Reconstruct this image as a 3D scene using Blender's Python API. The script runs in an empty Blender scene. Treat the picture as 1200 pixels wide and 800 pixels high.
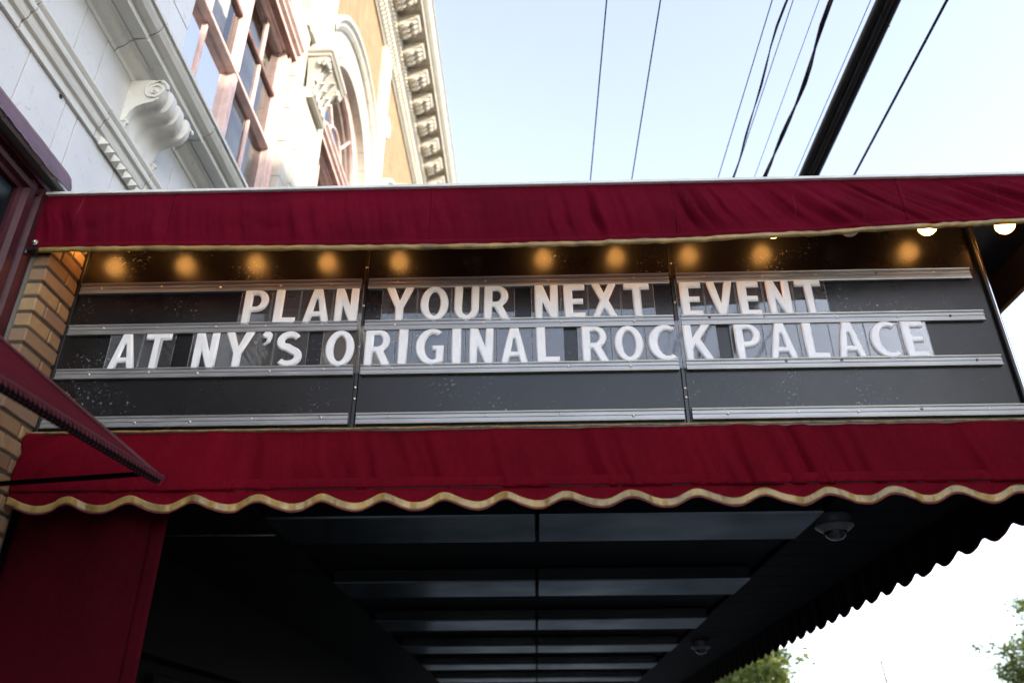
import bpy, bmesh, math, random
from mathutils import Vector, Matrix, noise
random.seed(7)
R = math.radians
sc = bpy.context.scene
C = sc.collection

# ---------------------------------------------------------------- camera
cam = bpy.data.cameras.new('camera'); camo = bpy.data.objects.new('camera', cam); C.objects.link(camo)
pt, yw, rl = R(28.3), R(1.45), R(-0.25)
fw = Vector((-math.sin(yw)*math.cos(pt), math.cos(yw)*math.cos(pt), math.sin(pt)))
rt0 = Vector((math.cos(yw), math.sin(yw), 0)); up0 = rt0.cross(fw)
rt = rt0*math.cos(rl) + up0*math.sin(rl); up = -rt0*math.sin(rl) + up0*math.cos(rl)
m = Matrix((rt, up, -fw)).transposed().to_4x4(); m.translation = (0, 0, 1.6)
camo.matrix_world = m
cam.sensor_width = 36; cam.lens = 938/1200*36; cam.clip_start = .05; cam.clip_end = 3000
cam.dof.use_dof = True; cam.dof.focus_distance = 5.1; cam.dof.aperture_fstop = 1.3
sc.camera = camo
sc.render.resolution_x, sc.render.resolution_y = 1024, 682

# ---------------------------------------------------------------- sky, sun, exposure
SUN_EL, SUN_AZ = R(22), math.atan2(0.79, -0.61)      # azimuth from +Y towards +X
S = Vector((math.sin(SUN_AZ)*math.cos(SUN_EL), math.cos(SUN_AZ)*math.cos(SUN_EL), math.sin(SUN_EL)))
w = bpy.data.worlds.new('World'); sc.world = w; w.use_nodes = True
nt = w.node_tree; bg = nt.nodes['Background']
sky = nt.nodes.new('ShaderNodeTexSky'); sky.sky_type = 'NISHITA'; sky.sun_disc = False
sky.sun_elevation = SUN_EL; sky.sun_rotation = SUN_AZ
sky.air_density = 1.0; sky.dust_density = .8; sky.ozone_density = 1.0
hs = nt.nodes.new('ShaderNodeHueSaturation'); hs.inputs['Saturation'].default_value = .64; hs.inputs['Hue'].default_value = .512      # thin high haze: a paler sky all round
nt.links.new(sky.outputs[0], hs.inputs['Color']); nt.links.new(hs.outputs[0], bg.inputs[0]); bg.inputs[1].default_value = 0.15
sl = bpy.data.lights.new('sun', 'SUN'); sl.energy = 2.0; sl.angle = R(.53); sl.color = (1, .88, .70)
so = bpy.data.objects.new('sun', sl); C.objects.link(so)
so.rotation_euler = S.to_track_quat('Z', 'Y').to_euler(); so.location = (20, -20, 30)
sc.view_settings.view_transform = 'Standard'; sc.view_settings.look = 'None'
sc.view_settings.gamma = 1; sc.view_settings.use_curve_mapping = False
sc.view_settings.exposure = 2.12

# ---------------------------------------------------------------- materials
MATS = {}
def new_mat(n):
    m = bpy.data.materials.new(n); m.use_nodes = True; MATS[n] = m
    t = m.node_tree; return m, t, t.nodes['Principled BSDF']
def N(t, kind, **kw):
    n = t.nodes.new(kind)
    for k, v in kw.items():
        if k in n.inputs: n.inputs[k].default_value = v
        else: setattr(n, k, v)
    return n
def coords(t, scale=(1, 1, 1), world=True):
    g = N(t, 'ShaderNodeNewGeometry'); mp = N(t, 'ShaderNodeMapping'); mp.inputs['Scale'].default_value = scale
    t.links.new(g.outputs['Position'], mp.inputs[0]); return mp.outputs[0]
def ramp(t, fac, stops):
    r = N(t, 'ShaderNodeValToRGB'); e = r.color_ramp.elements
    while len(e) < len(stops): e.new(.5)
    for i, (p, c) in enumerate(stops):
        e[i].position = p; e[i].color = (*c, 1) if len(c) == 3 else c
    t.links.new(fac, r.inputs[0]); return r.outputs[0]
def nz(t, vec, scale, detail=6, rough=.55, dist=0):
    n = N(t, 'ShaderNodeTexNoise', Scale=scale, Detail=detail, Roughness=rough, Distortion=dist)
    t.links.new(vec, n.inputs['Vector']); return n.outputs[0]
def mix(t, fac, a, b, mode='MIX'):
    n = N(t, 'ShaderNodeMix', data_type='RGBA', blend_type=mode)
    for inp, v in ((n.inputs[0], fac), (n.inputs[6], a), (n.inputs[7], b)):
        if hasattr(v, 'links'): t.links.new(v, inp)
        elif isinstance(v, tuple): inp.default_value = (*v, 1)
        else: inp.default_value = v
    return n.outputs[2]
def bump(t, h, strength, dist, p):
    b = N(t, 'ShaderNodeBump', Strength=strength, Distance=dist); t.links.new(h, b.inputs['Height'])
    t.links.new(b.outputs[0], p.inputs['Normal']); return b
def simple(n, col, rough=.6, metal=0, var=.15, scale=6, bmp=0, bscale=60, spec=.5, streak=None, rnd=0):
    m, t, p = new_mat(n); p.inputs['Roughness'].default_value = rough; p.inputs['Metallic'].default_value = metal
    p.inputs['Specular IOR Level'].default_value = spec
    v = coords(t, streak or (1, 1, 1))
    f = nz(t, v, scale)
    lo = tuple(c*(1-var) for c in col); hi = tuple(min(1, c*(1+var)) for c in col)
    c = ramp(t, f, [(.3, lo), (.7, hi)])
    if rnd:
        o = N(t, 'ShaderNodeObjectInfo'); c = mix(t, rnd, c, ramp(t, o.outputs['Random'], [(0, (.25,)*3), (1, (1,)*3)]), 'MULTIPLY')
    t.links.new(c, p.inputs['Base Color'])
    if bmp: bump(t, nz(t, coords(t), bscale, 4), bmp, .01, p)
    return m

# white glazed terracotta with grime in patches
def terracotta(n, col):
    m, t, p = new_mat(n); p.inputs['Roughness'].default_value = .42
    v = coords(t)
    base = ramp(t, nz(t, v, 2.2, 8, .65), [(.3, tuple(c*.9 for c in col)), (.65, col)])
    o = N(t, 'ShaderNodeObjectInfo')
    base = mix(t, .13, base, ramp(t, o.outputs['Random'], [(0, (.55, .57, .52)), (1, (1, 1, .98))]), 'MULTIPLY')
    g = ramp(t, nz(t, coords(t, (1, 3.5, 3.5)), 3.4, 10, .72, 1.2), [(.57, (0,)*3), (.80, (.7,)*3)])
    dirt = mix(t, g, base, (.30, .28, .24))
    sp = ramp(t, nz(t, v, 26, 5, .7), [(.68, (0,)*3), (.73, (1,)*3)])
    dirt = mix(t, sp, dirt, (.2, .16, .12))
    t.links.new(dirt, p.inputs['Base Color'])
    bump(t, nz(t, v, 14, 6), .12, .01, p)
    return m
terracotta('terracotta', (.76, .77, .77))
terracotta('terracotta_trim', (.78, .77, .71))
simple('mortar', (.13, .125, .11), .9, bmp=.3)
simple('cream_terracotta', (.50, .47, .405), .5, var=.08, scale=4, bmp=.1, bscale=20)
simple('pink_paint', (.70, .50, .455), .5, var=.16, scale=9, bmp=.25, bscale=40)
simple('dark_brown', (.20, .10, .08), .5, var=.3, scale=9)
# cream brick on the upper wall (too far for single bricks)
m, t, p = new_mat('cream_brick'); p.inputs['Roughness'].default_value = .85
g = N(t, 'ShaderNodeNewGeometry'); sx = N(t, 'ShaderNodeSeparateXYZ'); cx = N(t, 'ShaderNodeCombineXYZ')
t.links.new(g.outputs['Position'], sx.inputs[0]); t.links.new(sx.outputs[1], cx.inputs[0]); t.links.new(sx.outputs[2], cx.inputs[1])
b = N(t, 'ShaderNodeTexBrick', Scale=1.0); b.inputs['Color1'].default_value = (.36, .235, .125, 1); b.inputs['Color2'].default_value = (.42, .29, .165, 1)
b.inputs['Mortar'].default_value = (.24, .155, .09, 1); b.inputs['Brick Width'].default_value = .25; b.inputs['Row Height'].default_value = .085
b.inputs['Mortar Size'].default_value = .008
t.links.new(cx.outputs[0], b.inputs['Vector'])
t.links.new(mix(t, .8, b.outputs[0], ramp(t, nz(t, coords(t, (1, 2.5, .7)), 1.6, 9, .75), [(.3, (.62, .58, .52)), (.65, (1.0, 1.0, 1.0))]), 'MULTIPLY'), p.inputs['Base Color'])
bump(t, b.outputs['Fac'], .5, -.008, p)
# tan bricks of the pier
m, t, p = new_mat('tan_brick'); p.inputs['Roughness'].default_value = .85
v = coords(t); o = N(t, 'ShaderNodeObjectInfo')
c = ramp(t, o.outputs['Random'], [(0, (.17, .095, .055)), (.25, (.33, .22, .105)), (.55, (.40, .285, .14)), (.8, (.26, .165, .095)), (1, (.20, .145, .10))])
c = mix(t, ramp(t, nz(t, v, 9, 8, .7), [(.35, (.0,)*3), (.75, (.75,)*3)]), c, (.22, .13, .075))
sp = ramp(t, nz(t, v, 220, 2), [(.66, (0,)*3), (.72, (1,)*3)])
c = mix(t, sp, c, (.06, .04, .03)); t.links.new(c, p.inputs['Base Color'])
bump(t, nz(t, v, 130, 5, .7), .5, .006, p)
simple('dark_mortar', (.075, .065, .055), .95, bmp=.5, bscale=90)

# awning canvas
def canvas(n, col, fold=0):
    m, t, p = new_mat(n); p.inputs['Roughness'].default_value = .82; p.inputs['Specular IOR Level'].default_value = .06
    p.inputs['Sheen Weight'].default_value = .0; p.inputs['Sheen Roughness'].default_value = .5; p.inputs['Sheen Tint'].default_value = (.8, .25, .35, 1)
    v = coords(t)
    c = ramp(t, nz(t, v, 1.4, 8, .65), [(.3, tuple(x*.72 for x in col)), (.7, tuple(x*1.18 for x in col))])
    st = ramp(t, nz(t, coords(t, (38, 4, 1.1)), 1.0, 4, .6), [(.66, (0,)*3), (.80, (.30 if n == 'maroon_canvas' else .06,)*3)])      # faded streaks
    pa = ramp(t, nz(t, v, .9, 3), [(.50, (0,)*3), (.62, (1,)*3)])
    c = mix(t, mix(t, 1.0, st, pa, 'MULTIPLY'), c, (.42, .20, .22))
    wv = ramp(t, nz(t, coords(t, (230, 230, 24)), 1.0, 2), [(.3, (.66,)*3), (.7, (1,)*3)])
    c = mix(t, .9, c, wv, 'MULTIPLY')
    t.links.new(c, p.inputs['Base Color'])
    bump(t, nz(t, coords(t, (420, 420, 160)), 1.0, 2), .25, .002, p)
    return m
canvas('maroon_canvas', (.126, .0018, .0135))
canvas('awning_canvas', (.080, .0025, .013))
canvas('curtain_canvas', (.050, .0012, .006))  # street shade on the curtain is put into this darker base
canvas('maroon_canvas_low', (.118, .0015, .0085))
simple('gold_tape', (.265, .175, .052), .42, var=.5, scale=8, bmp=.15, bscale=50, spec=.6)  # strong mottling stands in for light and shade over the tape's creases
simple('dark_gold', (.22, .15, .055), .45, var=.5, scale=18)
simple('piping_red', (.12, .008, .025), .7)
simple('white_metal', (.72, .74, .72), .35, var=.12)
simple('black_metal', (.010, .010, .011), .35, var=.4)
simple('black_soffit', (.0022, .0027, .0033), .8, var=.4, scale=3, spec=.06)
simple('chrome', (.7, .7, .7), .18, 1, var=.1)
simple('screw_metal', (.55, .53, .5), .35, 1, var=.3, scale=30)
simple('rusty_screw', (.12, .07, .05), .6, .5, var=.5, scale=40)
# letter board: black pebbled sheet with chipped paint
m, t, p = new_mat('letter_board'); v = coords(t)
p.inputs['Roughness'].default_value = .34; p.inputs['Specular IOR Level'].default_value = .42
c = ramp(t, nz(t, coords(t, (1, 1, .35)), 5, 8, .7), [(.3, (.005, .005, .006)), (.75, (.011, .011, .012))])
ch = ramp(t, nz(t, v, 42, 6, .75), [(.59, (0,)*3), (.615, (1,)*3)])
pz = N(t, 'ShaderNodeSeparateXYZ'); t.links.new(v, pz.inputs[0])
z1 = N(t, 'ShaderNodeMapRange'); z1.inputs[1].default_value = 3.74; z1.inputs[2].default_value = 3.60; t.links.new(pz.outputs[2], z1.inputs[0])
pa = ramp(t, nz(t, v, 2.6, 3), [(.54, (0,)*3), (.66, (1,)*3)])
ch2 = mix(t, 1.0, ch, pa, 'MULTIPLY')
c = mix(t, ch2, c, (.42, .43, .42)); t.links.new(c, p.inputs['Base Color'])
rr = ramp(t, nz(t, v, 3, 6, .7), [(.3, (.24,)*3), (.7, (.36,)*3)]); t.links.new(rr, p.inputs['Roughness'])
bump(t, nz(t, v, 105, 3, .6), .16, .003, p)
# aluminium letter rails
m, t, p = new_mat('aluminium'); v = coords(t, (1.2, 4, 9))
p.inputs['Metallic'].default_value = .55
t.links.new(ramp(t, nz(t, v, 3, 8, .7), [(.3, (.25, .252, .256)), (.6, (.35, .353, .358)), (.8, (.43, .43, .425))]), p.inputs['Base Color'])
t.links.new(ramp(t, nz(t, v, 6, 6), [(.3, (.34,)*3), (.7, (.5,)*3)]), p.inputs['Roughness'])
bump(t, nz(t, coords(t, (3, 40, 60)), 1, 4), .06, .003, p)
simple('letter_white', (.82, .85, .88), .32, var=.06, scale=9, spec=.5)
def clear(n, tint, haze, gl=1.6, rough=.02):
    m, t, p = new_mat(n)
    tr = N(t, 'ShaderNodeBsdfTransparent'); tr.inputs[0].default_value = (*tint, 1)
    gs = N(t, 'ShaderNodeBsdfGlossy', Roughness=rough); df = N(t, 'ShaderNodeBsdfDiffuse'); df.inputs[0].default_value = (.7, .72, .74, 1)
    v = coords(t)
    hz = N(t, 'ShaderNodeMath', operation='MULTIPLY'); hz.inputs[1].default_value = haze*2
    t.links.new(nz(t, coords(t, (6, 1, 1.5)), 2, 6, .7), hz.inputs[0])
    m1 = N(t, 'ShaderNodeMixShader'); t.links.new(hz.outputs[0], m1.inputs[0]); t.links.new(tr.outputs[0], m1.inputs[1]); t.links.new(df.outputs[0], m1.inputs[2])
    fr = N(t, 'ShaderNodeFresnel', IOR=1.5); mu = N(t, 'ShaderNodeMath', operation='MULTIPLY', use_clamp=True); mu.inputs[1].default_value = gl
    t.links.new(fr.outputs[0], mu.inputs[0])
    m2 = N(t, 'ShaderNodeMixShader'); t.links.new(mu.outputs[0], m2.inputs[0]); t.links.new(m1.outputs[0], m2.inputs[1]); t.links.new(gs.outputs[0], m2.inputs[2])
    bp = N(t, 'ShaderNodeBump', Strength=.05, Distance=.01); t.links.new(nz(t, v, 5, 3), bp.inputs['Height']); t.links.new(bp.outputs[0], gs.inputs['Normal'])
    t.links.new(m2.outputs[0], t.nodes['Material Output'].inputs[0]); return m
clear('acrylic', (.93, .94, .95), .034, 1.3, .03)
clear('edge_glint', (.8, .8, .8), .30, .8, .2)  # pale strips standing in for light caught on the tile edges
clear('window_glass', (.75, .8, .82), .0, 1.7, .0)
simple('dark_glass', (.006, .011, .014), .22, var=.2, spec=.22)
m, t, p = new_mat('soffit_lens'); v = coords(t)
gs = N(t, 'ShaderNodeBsdfGlossy', Roughness=.2); df = N(t, 'ShaderNodeBsdfDiffuse'); df.inputs[0].default_value = (.006, .009, .012, 1)
t.links.new(ramp(t, nz(t, v, 1.3, 5), [(.3, (.075, .088, .096)), (.7, (.18, .2, .215))]), gs.inputs[0])
bp = N(t, 'ShaderNodeBump', Strength=.10, Distance=.02); t.links.new(nz(t, v, 2.2, 3), bp.inputs['Height']); t.links.new(bp.outputs[0], gs.inputs['Normal'])
ad = N(t, 'ShaderNodeAddShader'); t.links.new(gs.outputs[0], ad.inputs[0]); t.links.new(df.outputs[0], ad.inputs[1]); t.links.new(ad.outputs[0], t.nodes['Material Output'].inputs[0])
simple('entrance_glass', (.003, .004, .005), .35, spec=.03)
simple('interior_dark', (.03, .028, .026), .9)
simple('pane_reflection', (.82, .78, .68), .8, var=.08)
def emit(n, col, s):
    m, t, p = new_mat(n); p.inputs['Emission Color'].default_value = (*col, 1); p.inputs['Emission Strength'].default_value = s
    p.inputs['Base Color'].default_value = (.8, .75, .65, 1); p.inputs['Roughness'].default_value = .25; return m
emit('lit_bulb', (1, .43, .10), 4.6)
simple('dead_bulb', (.7, .66, .58), .2)
simple('brown_lining', (.035, .024, .016), .6)
simple('socket', (.05, .045, .04), .4)
simple('maroon_paint', (.050, .010, .016), .45, spec=.25, var=.3, scale=7, bmp=.2, bscale=25)
simple('purple_flashing', (.11, .05, .075), .35, var=.25, scale=8, bmp=.25, bscale=10)
simple('cam_grey', (.065, .074, .078), .4, var=.1)
simple('cam_dark', (.012, .014, .017), .12, var=.1)
simple('cable_black', (.012, .012, .013), .5, var=.3, scale=20)
simple('cable_grey', (.10, .14, .13), .6, var=.2)
simple('cable_blue', (.16, .21, .28), .6, var=.2)
simple('asphalt', (.05, .05, .052), .9, var=.25, scale=3, bmp=.4, bscale=120)
simple('concrete', (.28, .275, .26), .85, var=.2, scale=1.5, bmp=.3, bscale=60)
simple('kerb_stone', (.40, .39, .37), .8, bmp=.3)
simple('road_paint', (.7, .68, .6), .7)
simple('ground_earth', (.10, .10, .08), .95, var=.3, scale=.2)
simple('side_brick', (.13, .075, .055), .9, var=.25, scale=6, bmp=.3)
simple('far_brick', (.30, .19, .13), .9, var=.2, scale=2)
simple('stone_trim', (.45, .43, .38), .8)
simple('bark', (.10, .075, .055), .95, var=.3, scale=12, bmp=.6, bscale=30)
m, t, p = new_mat('leaf'); p.inputs['Roughness'].default_value = .5
o = N(t, 'ShaderNodeNewGeometry'); c = ramp(t, o.outputs['Random Per Island'], [(0, (.07, .10, .02)), (.5, (.12, .16, .03)), (1, (.19, .22, .05))])
t.links.new(c, p.inputs['Base Color'])
tl = N(t, 'ShaderNodeBsdfTranslucent'); t.links.new(c, tl.inputs[0]); ms = N(t, 'ShaderNodeMixShader'); ms.inputs[0].default_value = .5
t.links.new(p.outputs[0], ms.inputs[1]); t.links.new(tl.outputs[0], ms.inputs[2]); t.links.new(ms.outputs[0], t.nodes['Material Output'].inputs[0])

# ---------------------------------------------------------------- mesh helpers
WL = {}
def place(o, wl, parent):
    WL[o.name] = Vector(wl)
    if parent is not None:
        o.parent = parent; o.location = Vector(wl) - WL[parent.name]
    else: o.location = wl
def tag(o, label=None, cat=None, group=None, kind=None):
    if label: o['label'] = label
    if cat: o['category'] = cat
    if group: o['group'] = group
    if kind: o['kind'] = kind
    return o
def empty(name, loc, parent=None):
    o = bpy.data.objects.new(name, None); o.empty_display_size = .1; C.objects.link(o); place(o, loc, parent); return o
class MB:
    def __init__(s): s.v = []; s.f = []
    def add(s, vs, fs):
        k = len(s.v); s.v += [tuple(q) for q in vs]; s.f += [tuple(i+k for i in q) for q in fs]; return s
    def box(s, x0, x1, y0, y1, z0, z1):
        return s.add([(x, y, z) for x in (x0, x1) for y in (y0, y1) for z in (z0, z1)],
                     [(0, 1, 3, 2), (4, 6, 7, 5), (0, 4, 5, 1), (2, 3, 7, 6), (0, 2, 6, 4), (1, 5, 7, 3)])
    def cbox(s, x0, x1, y0, y1, z0, z1, c=.004, j=0):
        bm = bmesh.new(); bmesh.ops.create_cube(bm, size=1)
        for v in bm.verts: v.co = Vector(((x0 if v.co.x < 0 else x1), (y0 if v.co.y < 0 else y1), (z0 if v.co.z < 0 else z1)))
        if j:
            for v in bm.verts: v.co += Vector((random.uniform(-j, j), random.uniform(-j, j), random.uniform(-j, j)))
        bmesh.ops.bevel(bm, geom=bm.edges[:], offset=c, segments=1, affect='EDGES')
        bm.verts.index_update()
        s.add([v.co for v in bm.verts], [[v.index for v in f.verts] for f in bm.faces]); bm.free(); return s
    def ext(s, prof, a0, a1, axis='y', cap=True):          # profile extruded along an axis
        n = len(prof)
        def pt(q, a): return (q[0], a, q[1]) if axis == 'y' else ((a, q[0], q[1]) if axis == 'x' else (q[0], q[1], a))
        vs = [pt(q, a0) for q in prof] + [pt(q, a1) for q in prof]
        fs = [(i, (i+1) % n, n+(i+1) % n, n+i) for i in range(n)]
        if cap: fs += [tuple(range(n))[::-1], tuple(range(n, 2*n))]
        return s.add(vs, fs)
    def tube(s, pts, r, n=8, cap=True):
        pts = [Vector(q) for q in pts]; rs = r if isinstance(r, (list, tuple)) else [r]*len(pts)
        d0 = (pts[1]-pts[0]).normalized(); ref = Vector((0, 0, 1)) if abs(d0.z) < .9 else Vector((1, 0, 0))
        k = len(s.v); vs = []
        for i, q in enumerate(pts):
            d = (pts[min(i+1, len(pts)-1)] - pts[max(i-1, 0)]).normalized()
            a = d.cross(ref).normalized(); b = a.cross(d)
            vs += [q + (a*math.cos(t)+b*math.sin(t))*rs[i] for t in [2*math.pi*j/n for j in range(n)]]
        fs = []
        for i in range(len(pts)-1):
            for j in range(n): fs.append((i*n+j, i*n+(j+1) % n, (i+1)*n+(j+1) % n, (i+1)*n+j))
        if cap: fs += [tuple(range(n))[::-1], tuple(range((len(pts)-1)*n, len(pts)*n))]
        return s.add(vs, fs)
    def lathe(s, prof, c, axis=(0, 0, 1), n=16):           # prof: (radius, height)
        ax = Vector(axis).normalized(); q = ax.to_track_quat('Z', 'Y'); c = Vector(c); vs = []
        for r, h in prof:
            vs += [c + q @ Vector((r*math.cos(2*math.pi*j/n), r*math.sin(2*math.pi*j/n), h)) for j in range(n)]
        fs = []
        for i in range(len(prof)-1):
            for j in range(n): fs.append((i*n+j, i*n+(j+1) % n, (i+1)*n+(j+1) % n, (i+1)*n+j))
        fs += [tuple(range(n))[::-1], tuple(range((len(prof)-1)*n, len(prof)*n))]
        return s.add(vs, fs)
    def grid(s, fn, nu, nv):
        vs = [fn(i/nu, j/nv) for j in range(nv+1) for i in range(nu+1)]
        fs = [(j*(nu+1)+i, j*(nu+1)+i+1, (j+1)*(nu+1)+i+1, (j+1)*(nu+1)+i) for j in range(nv) for i in range(nu)]
        return s.add(vs, fs)
    def build(s, name, mat, parent=None, smooth=False, origin=None, thick=0, fix=True):
        me = bpy.data.meshes.new(name)
        c = Vector(origin) if origin else sum((Vector(q) for q in s.v), Vector())/len(s.v)
        me.from_pydata([Vector(q)-c for q in s.v], [], s.f); me.materials.append(MATS[mat])
        if fix:
            bm = bmesh.new(); bm.from_mesh(me); bmesh.ops.recalc_face_normals(bm, faces=bm.faces[:]); bm.to_mesh(me); bm.free()
        if smooth: 
            for q in me.polygons: q.use_smooth = True
        o = bpy.data.objects.new(name, me); C.objects.link(o); place(o, c, parent)
        if thick:
            md = o.modifiers.new('solid', 'SOLIDIFY'); md.thickness = thick; md.offset = 0
        if smooth == 'auto':
            md = o.modifiers.new('split', 'EDGE_SPLIT'); md.split_angle = R(35)
        return o
def inst(src, wl, parent, scale=None, rz=0):
    o = bpy.data.objects.new(src.name.split('.')[0], src.data); C.objects.link(o); place(o, wl, parent)
    if scale: o.scale = scale
    o.rotation_euler.z = rz
    return o
def struct(o): o['kind'] = 'structure'; return o
def fbm(x, y, z=0): return noise.fractal(Vector((x, y, z)), 1.0, 2.0, 4)

# ================================================================ ground
def sheet(name, x0, x1, y0, y1, z, mat, th=.3):
    return struct(MB().box(x0, x1, y0, y1, z-th, z).build(name, mat))
sheet('ground', -900, 900, -900, 900, -.14, 'ground_earth')
sheet('road', 3.9, 11.5, -200, 300, -.11, 'asphalt', .2)
pv = sheet('pavement', -4, 3.72, -60, 60, 0, 'concrete', .2)
for k in range(14):
    MB().cbox(-3.6, 3.66, -6+k*1.9+.006, -6+(k+1)*1.9-.006, -.05, .004+.001*(k % 3), .006).build('paving_slab', 'concrete', pv)
struct(MB().cbox(3.72, 3.9, -60, 60, -.3, .012, .02).build('kerb', 'kerb_stone'))
sheet('far_pavement', 11.5, 14.6, -60, 60, .0, 'concrete', .2)
struct(MB().box(7.62, 7.74, -200, 300, -.11, -.104).box(7.86, 7.98, -200, 300, -.11, -.104).build('road_marking', 'road_paint'))

# ================================================================ theatre building
X = -3.1
bld = empty('theatre_building', (X, 9, 0))
tag(bld, 'theatre front of white glazed terracotta and cream brick with arched pink windows', 'building')
WC = [6.4, 10.5, 14.6, 18.7]; HW = 1.35; ZS = 10.98; RI = 1.42; ZW0 = 7.0
YE = 26.0; Y0 = 0.9
# masonry core with openings
core = MB()
XB, XF = -4.2, X-.03
core.box(XB, XF, Y0, 1.5, 0, ZW0); core.box(XB, XF, 1.5, 4.13, 5.03, ZW0); core.box(XB, XF, 4.5, YE, 3.1, ZW0)
core.box(XB, XF, 1.5, 4.13, 0, .75)
core.box(XB, XF, 4.13, 4.5, 0, ZW0)
e = Y0
for c in WC: core.box(XB, XF, e, c-HW, ZW0, ZS); e = c+HW
core.box(XB, XF, e, YE, ZW0, ZS)
wall = core.build('wall', 'mortar', bld)
MB().box(-14, XB-.002, Y0, YE, 0, 17.4).build('building_body', 'interior_dark', bld)
MB().box(-14, -2.5, Y0, YE, 17.28, 17.42).build('roof', 'mortar', bld)
# upper wall of cream brick, arched over each window
up_ = MB(); zt = 15.7; xf = X
edges = [Y0] + [(WC[i]+WC[i+1])/2 for i in range(3)] + [YE]
for c, ya, yb in zip(WC, edges[:-1], edges[1:]):
    n = 28; inner = []; outer = []
    for i in range(n+1):
        a = math.pi*i/n; dy, dz = math.cos(a), math.sin(a)
        inner.append((c+RI*dy, ZS+RI*dz))
        t_ = min(((yb-c)/dy if dy > 1e-6 else ((ya-c)/dy if dy < -1e-6 else 1e9)), (zt-ZS)/dz if dz > 1e-6 else 1e9)
        outer.append((c+t_*dy, ZS+t_*dz))
    corner = {}
    vs = [(xf, *q) for q in inner]+[(xf, *q) for q in outer]+[(xf-.5, *q) for q in inner]
    fs = [(i, i+1, n+2+i, n+1+i) for i in range(n)]
    # corner fillers of the rectangle
    for i in range(n):
        q0, q1 = outer[i], outer[i+1]
        if abs(q0[0]-q1[0]) > 1e-6 and abs(q0[1]-q1[1]) > 1e-6:
            vs.append((xf, yb if q0[0] > c else ya, zt)); fs.append((n+1+i, n+2+i, len(vs)-1))
    up_.add(vs, fs)
up_.build('brick_wall', 'cream_brick', bld, fix=False)

# ---- lower courses of terracotta blocks
def blocks(y0, y1, z0, z1, step, xb, xf_, mat='terracotta', first=None, gap=.0045, ch=.002, parent=wall):
    y = y0; k = 0
    while y < y1-1e-4:
        e_ = min(y1, y + (first if (k == 0 and first) else step*random.uniform(.92, 1.08)))
        if y1-e_ < .12: e_ = y1
        MB().cbox(xb, xf_+random.uniform(-.003, .001), y+gap, e_-gap, z0+gap, z1-gap, ch).build('terracotta_block', mat, parent)
        y = e_; k += 1
blocks(Y0, 4.06, 5.04, 5.60, .46, X-.12, X, first=.35)
blocks(4.06, 9.4, 5.04, 5.60, .57, X-.12, X)
blocks(Y0, 4.10, 5.85, 6.42, .62, X-.12, X, first=.4)
blocks(4.10, 9.4, 5.85, 6.42, .62, X-.12, X)
blocks(Y0, 5.02, 6.62, 7.05, .7, X-.12, X)
zc = [7.05, 7.62, 8.18, 8.75, 9.32, 9.9, 10.45, 10.98]
for a, b_ in zip(zc[:-1], zc[1:]):
    blocks(3.2, WC[0]-HW, a, b_, .62, X-.12, X)
    for i in range(3):
        yl, yr = WC[i]+HW, WC[i+1]-HW
        MB().cbox(X-.5, X, yl-.006, yl+.30, a+.004, b_-.004, .006).build('terracotta_block', 'cream_terracotta', wall)
        MB().cbox(X-.5, X, yr-.30, yr+.006, a+.004, b_-.004, .006).build('terracotta_block', 'cream_terracotta', wall)
        if i < 2 and a < 9.4: MB().cbox(X-.1, X+.035, yl+.305, yr-.305, a+.13, b_+.126, .008).build('pilaster_block', 'cream_terracotta', wall)
# band course: fillet, cove, roll with chipped edge
pr = [(X-.05, 5.60), (X+.022, 5.60), (X+.022, 5.665), (X+.045, 5.675), (X+.055, 5.70), (X+.06, 5.735), (X+.085, 5.745), (X+.09, 5.765), (X+.09, 5.785), (X+.075, 5.80), (X+.09, 5.815), (X+.10, 5.83), (X+.10, 5.85), (X-.05, 5.862)]
for ya, yb in ((Y0, 2.3), (2.31, 3.298), (3.31, 4.236), (4.248, 4.928), (4.94, 6.2), (6.206, 7.6), (7.606, 9.0)):
    MB().ext(pr, ya, yb).build('band_course', 'terracotta_trim', bld)
# nailhead studs under the band
for k in range(22):
    y = 4.35+k*.093
    MB().add([(X+.0225, y-.043, 5.585), (X+.0225, y+.043, 5.585), (X+.0225, y+.043, 5.668), (X+.0225, y-.043, 5.668), (X+.075, y, 5.627)], [(0, 1, 4), (1, 2, 4), (2, 3, 4), (3, 0, 4), (3, 2, 1, 0)]).build('nailhead_stud', 'terracotta_trim', bld)
# fixing hole in the course
MB().lathe([(.016, 0), (.016, .004), (.011, .0045), (.010, .001)], (X+.0, 3.84, 5.575), (1, 0, 0), 10).build('anchor_hole', 'black_metal', bld)
# sill cornice
ps = [(X-.05, 6.40), (X+.012, 6.40), (X+.02, 6.43), (X+.035, 6.435), (X+.06, 6.445), (X+.085, 6.47), (X+.10, 6.50), (X+.125, 6.503), (X+.13, 6.52), (X+.225, 6.522), (X+.225, 6.505), (X+.24, 6.505), (X+.24, 6.555), (X+.262, 6.56), (X+.30, 6.585), (X+.325, 6.625), (X+.33, 6.66), (X+.35, 6.66), (X+.35, 6.70), (X+.02, 6.80), (X-.05, 6.80)]
for ya, yb in ((Y0, 2.0), (2.01, 3.048), (3.06, 4.186), (4.198, 5.296), (5.308, 6.4), (6.406, 7.5), (7.506, 9.2)):
    o = MB().ext(ps, ya, yb).build('sill_cornice', 'terracotta_trim', bld)
# wash between sill and windows
MB().add([(X+.02, Y0, 6.80), (X+.02, 9.2, 6.80), (X-.04, 9.2, 7.04), (X-.04, Y0, 7.04)], [(0, 1, 2, 3)]).build('window_ledge', 'terracotta', bld)

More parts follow.
